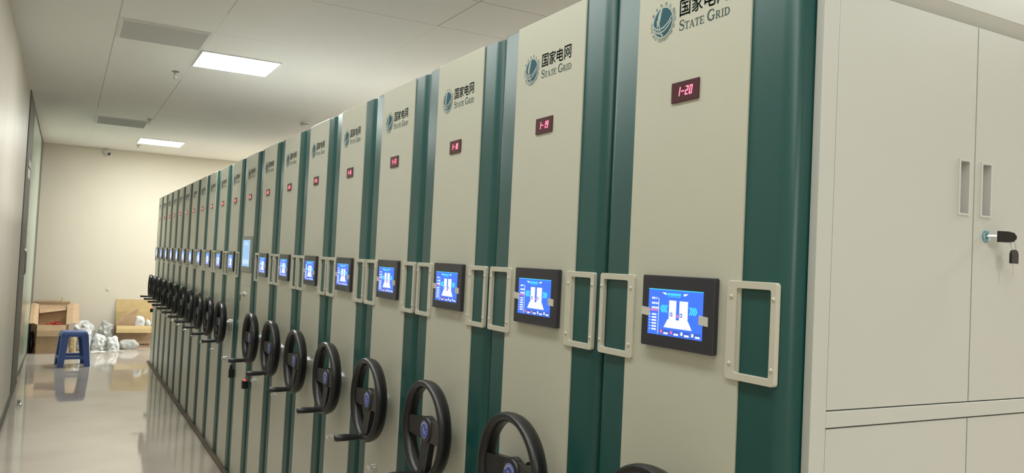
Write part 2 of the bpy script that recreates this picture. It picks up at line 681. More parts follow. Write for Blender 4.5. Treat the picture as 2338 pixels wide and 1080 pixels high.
def make_display(parent):
    g = G()
    panel_prism(g, rrect(.226, .311, 1.977, 2.021, .002), FACE, -.0075, 'led_plate')
    return build('number_display', g, parent, bevel=.001)


def make_screen(parent):
    g = G()
    panel_prism(g, rrect(.170, .391, 1.462, 1.612, .004), FACE, -.0175, 'bezel')
    sc = build('control_panel', g, parent, bevel=.002)
    g = G()
    X = -.0176
    o0, o1, z0, z1 = .193, .362, 1.4875, 1.5835

    def q(a0, a1, b0, b1, key, lift=1):
        panel_rect(g, o0 + a0 * (o1 - o0), o0 + a1 * (o1 - o0), z0 + b0 * (z1 - z0), z0 + b1 * (z1 - z0), X, X - .0003 * lift, key)

    def poly(pts, key, lift=2):
        panel_prism(g, [(o0 + a * (o1 - o0), z0 + b * (z1 - z0)) for a, b in pts], X, X - .0003 * lift, key)
    q(0, 1, 0, 1, 'scr_blue', 1)
    q(.20, .206, .02, .80, 'scr_white', 2)
    q(0, 1, .985, 1, 'scr_cyan', 2)
    # heading with its side marks
    for i in range(9):
        q(.36 + i * .028, .38 + i * .028, .875, .925, 'scr_cyan', 2)
    poly([(.26, .93), (.33, .93), (.35, .885), (.32, .885)], 'scr_white')
    poly([(.67, .93), (.74, .93), (.69, .885), (.65, .885)], 'scr_white')
    q(.38, .60, .845, .855, 'scr_cyan', 2)
    # two cabinets on a platform
    poly([(.40, .30), (.53, .30), (.53, .77), (.40, .77)], 'scr_white')
    poly([(.59, .30), (.74, .30), (.74, .77), (.59, .77)], 'scr_white')
    poly([(.31, .18), (.82, .18), (.75, .36), (.38, .36)], 'scr_white')
    for a in (.42, .60):
        q(a, a + .045, .43, .51, 'scr_deep', 3)
        q(a + .012, a + .033, .45, .49, 'scr_white', 4)
    q(.545, .575, .42, .47, 'scr_red', 3)
    # arrows to both sides
    for i in range(4):
        a = .36 - i * .032
        poly([(a, .50), (a + .018, .50), (a - .012, .58), (a + .018, .66), (a, .66), (a - .030, .58)], 'scr_cyan')
        a = .78 + i * .032
        poly([(a, .50), (a + .030, .58), (a, .66), (a - .018, .66), (a + .012, .58), (a - .018, .50)], 'scr_cyan')
    # readings at the left
    for i in range(6):
        b = .10 + i * .065
        q(.03, .045, b, b + .02, 'scr_white', 2)
        q(.075, .165, b - .006, b + .028, 'scr_white', 2)
    for b, w in ((.56, .16), (.66, .15), (.77, .13)):
        for k in range(4):
            q(.07 + k * .035, .095 + k * .035 * w / .16, b, b + .045, 'scr_white', 2)
    q(.02, .19, .515, .545, 'scr_red', 2)
    # the four buttons
    for i, k in enumerate(('scr_red', 'scr_red', 'scr_white', 'scr_white')):
        a = .23 + i * .19
        q(a, a + .175, .02, .135, 'scr_deep', 2)
        q(a + .02, a + .055, .05, .12, k, 3)
        q(a + .085, a + .165, .035, .075, 'scr_white', 3)
    build('screen', g, sc)
    for a0, a1, b0, b1, sl in ((.171, .199, 1.527, 1.544, -.002), (.352, .377, 1.519, 1.537, -.002)):
        g = G()
        panel_prism(g, [(a0, b0), (a1, b0 + sl), (a1, b1 + sl), (a0, b1)], -.0175, -.0195, 'tape')
        build('tape', g, sc)
    return sc


def make_handle(parent, a0, a1, inner):
    """rectangular pull frame; inner = +1 when its beige-panel side is toward larger o"""
    g = G()
    z0, z1 = 1.424, 1.610
    b = .0140
    wi = .0250
    il, ir = (b, wi) if inner > 0 else (wi, b)
    g.ring(rrect(a0, a1, z0, z1, .007), rrect(a0 + il, a1 - ir, z0 + b, z1 - b, .0045), pl(.002), pl(-.0085), 'handle')
    h = build('pull_handle', g, parent, bevel=.0012)
    for oo in ((a0 + il / 2, a1 - ir / 2)):
        for z in (z0 + .030, z1 - .030):
            g = G()
            y = yo(oo)
            g.lathe([(-.008, .0042), (-.0100, .0036), (-.0113, .0018), (-.0117, 0.0)], 'handle', lambda hh, a, bb: (hh, y + a, z + bb), n=12)
            build('screw', g, h, smooth=60)
    return h


WHO, WHZ = .288, 1.074    # handwheel axis


def make_wheel(parent):
    y, z = yo(WHO), WHZ

    def ax(h, a, b):
        return (h, y + a, z + b)
    g = G()
    # deep rim
    prof = [(-.0895, .143), (-.0905, .149), (-.089, .155), (-.083, .1588), (-.072, .1598), (-.060, .1572), (-.050, .1530), (-.045, .1480), (-.043, .1430), (-.045, .1375), (-.052, .1340), (-.066, .1330), (-.082, .1360)]
    g.lathe(prof, 'black', ax, n=72, closed=True)
    # hub
    g.lathe([(-.036, .020), (-.040, .034), (-.048, .043), (-.066, .0435), (-.0715, .040), (-.0725, .032)], 'black', ax, n=36)
    # three flat arms: two to the sides, one down
    for ang in (0, 180, 270):
        a = R(ang)
        du, dv = math.cos(a), math.sin(a)

        def P(l, s, h):
            return ax(h, -(du * l - dv * s), dv * l + du * s)
        g.hexa([P(.02, -.036, -.066), P(.02, .036, -.066), P(.142, .027, -.078), P(.142, -.027, -.078)],
               [P(.02, -.036, -.048), P(.02, .036, -.048), P(.142, .027, -.057), P(.142, -.027, -.057)], 'black')
    w = build('handwheel', g, parent, smooth=42)
    g = G()
    g.lathe([(FACE, .027), (-.012, .027), (-.013, .018), (-.038, .018)], 'chrome', ax, n=24)
    build('shaft', g, w, smooth=40)
    g = G()
    y2, z2 = y + .006, z - .141

    def hx(h, a, b):
        return (h, y2 + a, z2 + b)
    g.lathe([(-.078, .013), (-.090, .013), (-.094, .0095), (-.100, .0095), (-.102, .0118), (-.155, .0135), (-.184, .0128), (-.190, .009), (-.191, 0)], 'black', hx, n=20)
    build('hand_grip', g, w, smooth=40)
    g = G()
    xb = -.0727
    g.lathe([(xb, .0285), (xb - .0015, .0280), (xb - .0016, 0)], 'badge', ax, n=36)

    def bp(a, b):
        return (xb - .0020, y - a, z + b)

    def st(path, wd):
        for q in stroke(path, [wd] * len(path)):
            g.face([bp(*p) for p in q], 'badge_w')
    for k in range(10):
        a = 28 + k * 13.5
        st(arcpath(0, 0, .0215, .0215, a, a + 8, 3), .0042)
    st([(-.010, .006), (.000, .006), (-.009, -.004), (.002, -.004)], .0030)
    st([(-.001, -.015), (-.001, -.003), (.008, -.015), (.008, -.003)], .0026)
    st(arcpath(0, 0, .0265, .0265, 0, 360, 40), .0010)
    build('badge', g, w, fix=False)
    return w


def make_lock(parent, o=.235, z=.797):
    y = yo(o)

    def ax(h, a, b):
        return (h, y + a, z + b)
    g = G()
    g.lathe([(FACE, .017), (-.008, .017), (-.010, .014), (-.022, .013), (-.024, .010), (-.024, 0)], 'chrome', ax, n=20)
    k = build('lock', g, parent, smooth=40)
    g = G()
    g.prism(rrect(y - .006, y + .030, z - .009, z + .009, .006), lambda a, b: (-.024, a, b), lambda a, b: (-.030, a, b), 'chrome')
    build('lock_lever', g, k, bevel=.001)
    return k


def make_shell(parent):
    """green end shell with rounded vertical edges"""
    g = G()
    y0, y1 = yo(.5535), yo(-.006)
    rr = .030
    pts = [(.09, y1)]
    for i in range(9):
        a = R(90 * i / 8)
        pts.append((rr - rr * math.sin(a), y1 - rr + rr * math.cos(a)))
    for i in range(9):
        a = R(90 * i / 8)
        pts.append((rr - rr * math.cos(a), y0 + rr - rr * math.sin(a)))
    pts.append((.09, y0))
    n = len(pts)
    ct = .006
    lay = []
    for zz, inset in ((.022, 0), (HT - ct, 0), (HT - ct * .3, ct * .3), (HT, ct)):
        lay.append([(min(x + inset * (1 if x < .06 else 0), .09), y + inset * (1 if y < 0 else -1), zz) for x, y in pts])
    v = [p for L in lay for p in L]
    fs = []
    for j in range(len(lay) - 1):
        for i in range(n):
            k = (i + 1) % n
            fs.append((j * n + i, j * n + k, (j + 1) * n + k, (j + 1) * n + i))
    fs += [tuple(reversed(range(n))), tuple(range((len(lay) - 1) * n, len(lay) * n))]
    g.add(v, fs, 'green')
    return build('end_shell', g, parent, smooth=35)


def make_body(parent):
    g = G()
    g.box(.09, 1.86, yo(.545), yo(.002), .022, HT - .012, 'carcass')
    return build('carcass', g, parent, bevel=.004)


def make_front(parent, z0=.024, z1=HT - .001):
    g = G()
    panel_rect(g, .0985, .4465, z0, z1, .004, FACE, 'beige')
    return build('front_panel', g, parent, bevel=.0015)


GROUP = 'shelving units in the long row'
ORD = ['', 'second', 'third', 'fourth', 'fifth', 'sixth', 'seventh', 'eighth', 'ninth', 'tenth']


def unit_label(k):
    if k == 20:
        return 'nearest beige and green shelving unit, reading 1-20, with white doors on its side'
    if k == 12:
        return 'shelving unit with a tall blue touchscreen and no handwheel'
    if k >= 13:
        return 'beige and green handwheel shelving unit whose red display reads 1-%d' % k
    if k == 11:
        return 'handwheel shelving unit directly beyond the tall touchscreen unit'
    if k == 1:
        return 'farthest handwheel shelving unit of the row, at the back wall end'
    return '%s handwheel shelving unit beyond the tall touchscreen unit' % ORD[11 - k]


def unit_y(k):
    return Y20 + (20 - k) * PITCH_Y - HALF


# the prototype is unit 1-19
proto = thing('shelving_unit', unit_label(19), 'shelving unit', (0, unit_y(19), 0), 0, GROUP)
make_body(proto)
make_shell(proto)
make_front(proto)
make_logo(proto)
make_screen(proto)
make_handle(proto, -.003, .1285, 1)
make_handle(proto, .4155, .5390, -1)
make_wheel(proto)
make_lock(proto)
make_display(proto)

units = {19: proto}
for k in range(20, 0, -1):
    if k in (19, 12):
        continue
    c = copy_tree(proto)
    c.location = (0, unit_y(k), 0)
    c['label'] = unit_label(k)
    units[k] = c
# the fixed unit with the touchscreen
fx = thing('shelving_unit', unit_label(12), 'shelving unit', (0, unit_y(12), 0), 0, GROUP)
units[12] = fx
for ch in proto.children:
    if ch.name.split('.')[0] in ('carcass', 'end_shell', 'logo', 'number_display'):
        copy_tree(ch, fx)
make_front(fx, 1.722, HT - .001)
g = G()
panel_rect(g, .0985, .4465, .024, 1.470, .004, FACE, 'beige')
build('lower_front_panel', g, fx, bevel=.0015)
g = G()
panel_rect(g, .0985, .4465, 1.472, 1.720, .004, -.008, 'steel')
tp = build('touch_panel', g, fx, bevel=.002)
g = G()
panel_rect(g, .125, .375, 1.512, 1.697, -.008, -.0085, 'touch')
panel_rect(g, .20, .30, 1.66, 1.68, -.008, -.0088, 'touch_pale')
panel_rect(g, .14, .36, 1.53, 1.56, -.008, -.0088, 'touch_pale')
build('screen', g, tp)
kl = make_lock(fx, .27, 1.318)
g = G()
g.prism(rrect(yo(.262), yo(.262) + .012, 1.272, 1.312, .004), lambda a, b: (-.030, a, b), lambda a, b: (-.034, a, b), 'black')
build('key', g, kl)
g = G()
panel_rect(g, .0, .018, .70, .765, .0, -.035, 'black')
panel_rect(g, .002, .012, .765, .79, -.010, -.030, 'black')
build('latch', g, fx, bevel=.003)


def sensor(u, o):
    g = G()
    panel_rect(g, o, o + .035, .70, .752, .002, -.035, 'black')
    s = build('sensor', g, u, bevel=.004)
    g = G()
    y = yo(o + .0175)
    g.lathe([(.752, .008), (.757, .008), (.761, .005), (.762, 0)], 'red_glow', lambda h, a, b: (-.016 + a, y + b, h), n=16)
    build('sensor_light', g, s, smooth=50)


sensor(units[12], .49)
sensor(units[1], .03)
for k, u in units.items():
    dsp = [c for c in u.children if c.name.split('.')[0] == 'number_display'][0]
    for old in [c for c in dsp.children]:
        bpy.data.objects.remove(old)
    make_digits('1-%d' % k if k > 9 else '1-0%d' % k, dsp)

# ---- doors on the near side of unit 1-20
u20 = units[20]
B20 = unit_y(20)
YD = .996 - B20           # local y of the frame's face
XL = .048
DOOR_L, SEAM, DOOR_R = .0885, .509, .928
Z_RAIL0, Z_RAIL1, Z_TOP = 1.354, 1.385, 2.157
g = G()
yb = 1.014 - B20          # back of the frame
Z_LOW = .11
for x0 in (XL, XL + .92):
    g.box(x0, x0 + .0395, YD, yb, .022, HT, 'white')
g.box(XL + 1.84, XL + 1.88, YD, yb, .022, HT, 'white')
for x0 in (XL + .0395, XL + .9595):
    g.box(x0, x0 + .8805, YD, yb, Z_RAIL0 + .001, Z_RAIL1 - .001, 'white')
    g.box(x0, x0 + .8805, YD, yb, .022, Z_LOW, 'white')
    g.box(x0, x0 + .8805, YD, yb, Z_TOP + .032, HT, 'white')
    g.hexa([(x0, YD + .0155, Z_TOP + .0015), (x0 + .8805, YD + .0155, Z_TOP + .0015), (x0 + .8805, yb, Z_TOP + .0015), (x0, yb, Z_TOP + .0015)],
           [(x0, YD, Z_TOP + .032), (x0 + .8805, YD, Z_TOP + .032), (x0 + .8805, yb, Z_TOP + .032), (x0, yb, Z_TOP + .032)], 'white')
g.box(.06, XL + 1.88, yb, yo(.54), .03, HT - .012, 'white')
build('side_frame', g, u20, bevel=.0012)


def make_door(x0, x1, z0, z1, hole, lock=None, name='door'):
    gp = .0016
    x0, x1, z0, z1 = x0 + gp, x1 - gp, z0 + gp, z1 - gp
    h0, h1, k0, k1 = hole
    yf, yk = YD + .001, YD + .012
    g = G()
    # door skin with the opening for the pull
    for a, b, c, e in ((x0, h0, z0, z1), (h1, x1, z0, z1), (h0, h1, z0, k0), (h0, h1, k1, z1)):
        g.face([(a, yf, c), (b, yf, c), (b, yf, e), (a, yf, e)], 'white')
    for a, b, c, e in (((x0, z0), (x1, z0), 0, 0), ((x1, z0), (x1, z1), 0, 0), ((x1, z1), (x0, z1), 0, 0), ((x0, z1), (x0, z0), 0, 0)):
        g.face([(a[0], yf, a[1]), (a[0], yk, a[1]), (b[0], yk, b[1]), (b[0], yf, b[1])], 'white')
    dr = build(name, g, u20, fix=False)
    g = G()
    e = .004
    # moulded cup, slanting away toward the seam, with lips at both ends
    g.ring([(h0 - e, k0 - e), (h1 + e, k0 - e), (h1 + e, k1 + e), (h0 - e, k1 + e)], [(h0 + .001, k0), (h1 - .001, k0), (h1 - .001, k1), (h0 + .001, k1)],
           lambda a, b: (a, yf, b), lambda a, b: (a, yf - .0022, b), 'recess')
    dd = yf + .0160
    q = [(h0, k0), (h1, k0), (h1, k1), (h0, k1)]
    for i in range(4):
        a, b = q[i], q[(i + 1) % 4]
        g.face([(a[0], yf, a[1]), (b[0], yf, b[1]), (b[0], dd, b[1]), (a[0], dd, a[1])], 'recess')
    g.face([(a, dd, b) for a, b in q], 'recess')
    build('recessed_pull', g, dr, fix=False)
    if lock:
        g = G()
        lx, lz = lock
        g.lathe([(yf, .0125), (yf - .004, .0125), (yf - .0055, .010), (yf - .006, .0)], 'zinc', lambda h, a, b: (lx + a, h, lz + b), n=28)
        build('lock', g, dr, smooth=40)
    return dr


for bx in (0, .92):
    a, s, c = DOOR_L + bx, SEAM + bx, DOOR_R + bx + .0395
    c = XL + .92 + bx
    make_door(a - .001, s, Z_RAIL1, Z_TOP, (s - .050, s - .019, 1.768, 1.874))
    make_door(s, c, Z_RAIL1, Z_TOP, (s + .025, s + .056, 1.768, 1.874), (s + .044, 1.7255))
    make_door(a - .001, s - .001, Z_LOW, Z_RAIL0, (s - .050, s - .019, .80, .906))
    make_door(s - .001, c, Z_LOW, Z_RAIL0, (s + .025, s + .056, .80, .906), (s + .044, .76))

# ---- keys in the lock
kr = thing('key_ring', 'two black-headed keys on a ring, one turned in the white door lock', 'keys', (SEAM + .044, .991, 1.7255))
for nm in (0, 1):
    g = G()
    if nm == 0:
        # the key in the lock: flat head standing out, seen edge on
        def F(t):
            return lambda a, b: (.006 + a, -.014 + t - a * .30, b)
        pts = [(0, -.0115), (.022, -.0115), (.034, -.0095), (.0405, -.003), (.0405, .003), (.034, .0095), (.022, .0115), (0, .0115)]
        g.prism(pts, F(0), F(-.006), 'black')
        k = build('key', g, kr, bevel=.001)
        k['label'] = 'key standing in the lock'
        g = G()
        g.tube([(.0, .001, 0), (.006, -.014, 0)], .0035, 'chrome', n=8)
        build('blade', g, k)
    else:
        cxk, czk = .0495, -.0405
        pts = [(-.0125, -.0135), (.0125, -.0135), (.0125, .006), (.009, .013), (.003, .0155), (-.003, .0155), (-.009, .013), (-.0125, .006)]
        g.prism(pts, lambda a, b: (cxk + a, -.022, czk + b), lambda a, b: (cxk + a, -.028, czk + b), 'black')
        k = build('key', g, kr, bevel=.001)
        k['label'] = 'key hanging from the ring'
        g = G()
        bl = [(-.0042, -.0135), (-.0042, -.022), (-.0025, -.024), (-.0025, -.039), (0, -.042), (.003, -.039), (.0022, -.036), (.004, -.033), (.0022, -.030), (.004, -.027), (.0045, -.022), (.0045, -.0135)]
        g.prism(list(reversed(bl)), lambda a, b: (cxk + a, -.0242, czk + b), lambda a, b: (cxk + a, -.0258, czk + b), 'chrome')
        build('blade', g, k)
g = G()
g.tube([(.0475 + .0085 * math.cos(R(a)), -.024 + .003 * math.sin(R(a)), -.0165 + .0135 * math.sin(R(a))) for a in range(0, 360, 15)], .0009, 'chrome', n=6, closed=True)
build('ring', g, kr, smooth=60)

# ---------------------------------------------------------------- ceiling fittings


def panel_light(x0, x1, y0, y1, label):
    cx, cy = (x0 + x1) / 2, (y0 + y1) / 2
    t = thing('panel_light', label, 'ceiling light', (cx, cy, CEIL), 0, 'square ceiling lights')
    w, h = (x1 - x0) / 2, (y1 - y0) / 2
    f = .012
    g = G()
    g.ring([(-w, -h), (w, -h), (w, h), (-w, h)], [(-w + f, -h + f), (w - f, -h + f), (w - f, h - f), (-w + f, h - f)], lambda a, b: (a, b, 0), lambda a, b: (a, b, -.010), 'alu')
    build('frame', g, t, bevel=.001)
    g = G()
    g.box(-w + f, w - f, -h + f, h - f, -.0105, -.001, 'panel_glow')
    build('diffuser', g, t)


panel_light(-.285, .325, 6.61, 7.20, 'nearer square white ceiling light beside the large grey vent')
panel_light(-.285, .315, 12.58, 13.20, 'farther white ceiling light close to the back wall')


def vent(x0, x1, y0, y1, label):
    cx, cy = (x0 + x1) / 2, (y0 + y1) / 2
    t = thing('air_vent', label, 'air vent', (cx, cy, CEIL), 0, 'grey ceiling vents')
    w, h = (x1 - x0) / 2, (y1 - y0) / 2
    f = .014
    g = G()
    g.ring([(-w, -h), (w, -h), (w, h), (-w, h)], [(-w + f, -h + f), (w - f, -h + f), (w - f, h - f), (-w + f, h - f)], lambda a, b: (a, b, 0), lambda a, b: (a, b, -.010), 'alu')
    build('frame', g, t, bevel=.001)
    g = G()
    g.box(-w + f, w - f, -h + f, h - f, -.002, -.0005, 'grille')
    n = 22
    for i in range(n):
        yy = -h + f + (2 * h - 2 * f) * (i + .5) / n
        g.hexa([(-w + f, yy - .006, -.002), (w - f, yy - .006, -.002), (w - f, yy - .004, -.002), (-w + f, yy - .004, -.002)],
               [(-w + f, yy + .003, -.009), (w - f, yy + .003, -.009), (w - f, yy + .005, -.009), (-w + f, yy + .005, -.009)], 'grille')
    build('grille', g, t)


vent(-.875, -.30, 6.04, 6.60, 'large grey ceiling vent beside the nearer square light')
vent(-.880, -.31, 10.86, 11.50, 'smaller looking grey ceiling vent, farther along the aisle')


def sprinkler(x, y, label):
    t = thing('sprinkler', label, 'sprinkler', (x, y, CEIL), 0, 'ceiling sprinklers')

    def ax(h, a, b):
        return (a, b, -h)
    g = G()
    g.lathe([(0, .032), (.004, .032), (.008, .024), (.012, .012), (.030, .011)], 'steel', ax, n=24)
    build('escutcheon', g, t, smooth=40)
    g = G()
    g.tube([(-.010, 0, -.028), (-.013, 0, -.042), (0, 0, -.060)], .003, 'steel')
    g.tube([(.010, 0, -.028), (.013, 0, -.042), (0, 0, -.060)], .003, 'steel')
    g.lathe([(.060, .004), (.062, .018), (.065, .018), (.066, 0)], 'steel', ax, n=16)
    build('deflector', g, t, smooth=40)


sprinkler(-.369, 7.57, 'sprinkler head below and left of the nearer ceiling light')
sprinkler(-.322, 10.64, 'sprinkler head at the corner of the farther vent')
sprinkler(-.235, 13.55, 'sprinkler head just below the farther ceiling light')

t = thing('smoke_detector', 'round white smoke detector on the ceiling above the shelving row', 'smoke detector', (1.25, 9.44, CEIL))
g = G()
g.lathe([(0, .062), (.014, .062), (.016, .056), (.030, .054), (.040, .044), (.044, .030), (.045, 0)], 'alu', lambda h, a, b: (a, b, -h), n=32)
build('housing', g, t, smooth=40)
g = G()
g.lathe([(.0225, .0555), (.0275, .0555)], 'dark', lambda h, a, b: (a, b, -h), n=32)
build('intake_slot', g, t)

t = thing('security_camera', 'small white security camera up where back wall meets ceiling', 'camera', (-.62, BACK, 3.06))
g = G()
g.box(-.03, .03, -.012, 0, -.01, .07, 'alu')
g.tube([(0, -.01, .03), (0, -.05, .03), (.01, -.07, .02)], .010, 'alu')
build('bracket', g, t, bevel=.002)
g = G()
dv = Vector((.45, -.75, -.35)).normalized()
sv = dv.cross(Vector((0, 0, 1))).normalized()
uv = sv.cross(dv)
c0 = Vector((-.01, -.055, .02))


def cax(h, a, b):
    return tuple(c0 + dv * h + sv * a + uv * b)


g.lathe([(-.04, .026), (-.035, .032), (.06, .032), (.07, .034)], 'alu', cax, n=24)
hs = build('housing', g, t, smooth=40)
g = G()
g.lathe([(.0702, .029), (.074, .026), (.075, 0)], 'bezel', cax, n=24)
build('lens', g, hs, smooth=40)

t = tag(build('wall_plate', (lambda g: (g.lathe([(0, .032), (.008, .031), (.011, .022), (.011, 0)], 'wall', lambda h, a, b: (a, -h, b), n=24), g)[1])(G()),
              smooth=40, loc=(-.48, BACK, .90)), 'round blank cover plate low on the back wall', 'wall plate')

t = tag(build('door_stop', (lambda g: (g.lathe([(0, .026), (.012, .026), (.018, .014), (.045, .014), (.055, .010), (.056, 0)], 'chrome', lambda h, a, b: (a, b, h), n=20), g)[1])(G()),
              smooth=40, loc=(-1.43, 9.30, 0)), 'small chrome door stop on the floor by the left wall', 'door stop')

# ---------------------------------------------------------------- blue plastic stool
st = thing('stool', 'blue plastic stool standing alone in the aisle', 'stool', (-.955, 12.17, 0), R(7))
SH, TS, BS = .455, .142, .188
g = G()
n = 6
lay = []
for zz, s, rr in ((SH - .035, TS + .012, .032), (SH - .010, TS + .006, .034), (SH - .002, TS - .004, .032), (SH, TS - .016, .028)):
    lay.append([(x, y, zz) for x, y in rrect(-s, s, -s, s, rr, n)])
lay.insert(0, [(x * .95, y * .95, SH - .035) for x, y, z in lay[0]])
lay.insert(0, [(x * .90, y * .90, SH - .012) for x, y, z in lay[1]])
k = len(lay[0])
fs = [(j * k + i, j * k + (i + 1) % k, (j + 1) * k + (i + 1) % k, (j + 1) * k + i) for j in range(len(lay) - 1) for i in range(k)]
fs += [tuple(reversed(range(k))), tuple(range((len(lay) - 1) * k, len(lay) * k))]
g.add([p for L in lay for p in L], fs, 'blue')
build('seat', g, st, smooth=40)


def leg_at(z, sx, sy, w):
    """L-shaped section of a leg at height z"""
    f = 1 - z / SH
    s = TS + .010 + (BS - TS - .010) * f
    t = .012
    o = [(s, s), (s - w, s), (s - w, s - t), (s - t, s - t), (s - t, s - w), (s, s - w)]
    return [(sx * a, sy * b, z) for a, b in o]


for sx in (-1, 1):
    for sy in (-1, 1):
        g = G()
        lay = [leg_at(0, sx, sy, .066), leg_at(.16, sx, sy, .074), leg_at(.33, sx, sy, .082), leg_at(SH - .034, sx, sy, .098)]
        fs = []
        for j in range(3):
            for i in range(6):
                q = (i + 1) % 6
                fs.append((j * 6 + i, j * 6 + q, (j + 1) * 6 + q, (j + 1) * 6 + i))
        fs += [(5, 4, 3, 2, 1, 0), (18, 19, 20, 21, 22, 23)]
        g.add([p for L in lay for p in L], fs, 'blue')
        build('leg', g, st, bevel=.003)
for ax, sg in (('x', -1), ('x', 1), ('y', -1), ('y', 1)):
    z0, z1 = .100, .140
    s = TS + .010 + (BS - TS - .010) * (1 - .12 / SH) - .004
    g = G()
    if ax == 'y':
        g.box(-s + .04, s - .04, sg * s - .006, sg * s + .004, z0, z1, 'blue')
    else:
        g.box(sg * s - .006, sg * s + .004, -s + .04, s - .04, z0, z1, 'blue')
    build('stretcher', g, st, bevel=.003)
# apron below the seat, between the legs
for ax, sg in (('x', -1), ('x', 1), ('y', -1), ('y', 1)):
    s = TS + .011
    g = G()
    if ax == 'y':
        g.box(-s + .05, s - .05, sg * s - .008, sg * s + .001, SH - .066, SH - .030, 'blue')
    else:
        g.box(sg * s - .008, sg * s + .001, -s + .05, s - .05, SH - .066, SH - .030, 'blue')
    build('apron', g, st, bevel=.003)

# ---------------------------------------------------------------- boxes and packing


def open_box(label, loc, w, dp, h, flaps, rotz=0.0, out='card', inn='card_in', print_marks=False, hb=None):
    t = thing('cardboard_box', label, 'box', loc, rotz, 'cardboard boxes at the back wall')
    th = .006
    g = G()
    a, b = w / 2, dp / 2
    hb = h if hb is None else hb
    H4 = [h, h, hb, hb]
    o4 = [(-a, -b), (a, -b), (a, b), (-a, b)]
    i4 = [(-a + th, -b + th), (a - th, -b + th), (a - th, b - th), (-a + th, b - th)]
    for i in range(4):
        j = (i + 1) % 4
        g.face([(*o4[i], 0), (*o4[j], 0), (*o4[j], H4[j]), (*o4[i], H4[i])], out)
        g.face([(*i4[j], th), (*i4[i], th), (*i4[i], H4[i]), (*i4[j], H4[j])], inn)
        g.face([(*o4[i], H4[i]), (*o4[j], H4[j]), (*i4[j], H4[j]), (*i4[i], H4[i])], inn)
    g.face([(*p, 0) for p in reversed(o4)], out)
    g.face([(*p, th) for p in i4], inn)
    if print_marks:
        for q in range(5):
            g.box(.06 + q * .034, .085 + q * .034, -b - .0006, -b, .035, .062, 'dark')
    build('body', g, t, fix=False)
    for side, ang, ln, key, skew in flaps:
        g = G()
        # hinge edge and outward direction
        if side == 'front':
            p0, p1, od = Vector((-a, -b, h)), Vector((a, -b, h)), Vector((0, -1, 0))
        elif side == 'back':
            p0, p1, od = Vector((a, b, hb)), Vector((-a, b, hb)), Vector((0, 1, 0))
        elif side == 'left':
            p0, p1, od = Vector((-a, b, hb)), Vector((-a, -b, h)), Vector((-1, 0, 0))
        else:
            p0, p1, od = Vector((a, -b, h)), Vector((a, b, hb)), Vector((1, 0, 0))
        dr = od * math.cos(R(ang)) + Vector((0, 0, 1)) * math.sin(R(ang))
        nr = od * -math.sin(R(ang)) + Vector((0, 0, 1)) * math.cos(R(ang))
        e = (p1 - p0).normalized()
        p0, p1 = p0 + e * .004, p1 - e * .004
        q0, q1 = p0 + dr * ln[0] + e * skew, p1 + dr * ln[1] - e * skew
        m0, m1 = (p0 + q0) / 2 + nr * .012, (p1 + q1) / 2 + nr * .012
        tt = nr * .0045
        for A, Bq in (((p0, p1), (m0, m1)), ((m0, m1), (q0, q1))):
            g.hexa([A[0], A[1], A[1] + tt, A[0] + tt], [Bq[0], Bq[1], Bq[1] + tt, Bq[0] + tt], key)
        build('flap', g, t)
    return t


open_box('open cardboard box with red strapping inside, left corner behind the blue stool', (-1.225, 13.66, 0), .37, .42, .415,
         [('front', -82, (.165, .165), 'card_in', 0), ('left', 8, (.100, .100), 'card_in', .0), ('right', 8, (.165, .155), 'card_in', .0), ('back', 236, (.09, .15), 'card_in', .012)], 0, hb=.68)
# strapping lying in the box
g = G()
rnd = random.Random(4)
for q in range(3):
    path = []
    for i in range(26):
        a = i * .52 + q
        path.append((-1.225 + (.07 + .04 * math.sin(i * .7 + q)) * math.cos(a) + .03 * q, 13.66 + .12 * math.sin(a), .385 + .035 * math.sin(a * 1.4 + q) + .012 * q))
    g.tube(path, .006, 'red', n=6)
tag(build('packing_strap', g, smooth=60), 'tangled red packing strap inside the left open box', 'strap')
g = G()
g.box(-1.39, -1.06, 13.50, 13.84, .01, .31, 'card_in')
tag(build('cardboard_insert', g, bevel=.01), 'brown cardboard packing inside the left open box, under red strap', 'packing')

bx = thing('cardboard_box', 'tall closed cardboard box behind the open box with red strap', 'box', (-1.245, 14.17, 0), 0, 'cardboard boxes at the back wall')
g = G()
g.box(-.24, .24, -.16, .16, 0, .715, 'card')
build('body', g, bx, bevel=.004)
g = G()
g.box(.12, .135, -.1605, -.05, .70, .78, 'card_yel')
build('flap', g, bx)

open_box('open cardboard box holding white paper, at right beside the shelving end', (-.085, 14.31, 0), .53, .30, .345,
         [('front', -64, (.12, .12), 'card_yel', 0), ('back', 84, (.40, .40), 'card_yel', -.01)], R(0), 'card', 'card', True)
rb = [o for o in col.objects if o.get('label', '').startswith('open cardboard box holding')][0]
g = G()
sheet_pts = [(-.262, .345), (.012, .345), (.0, .49), (.062, .605), (-.03, .56), (-.15, .50)]
g.prism(sheet_pts, lambda a, b: (a, -.06 + (b - .345) * .25, b), lambda a, b: (a, -.066 + (b - .345) * .25, b), 'card')
g.tube([(-.262, -.063, .348), (-.15, -.025, .503), (-.03, -.008, .563), (.062, .003, .608)], .007, 'card_in', n=6)
build('flap', g, rb)


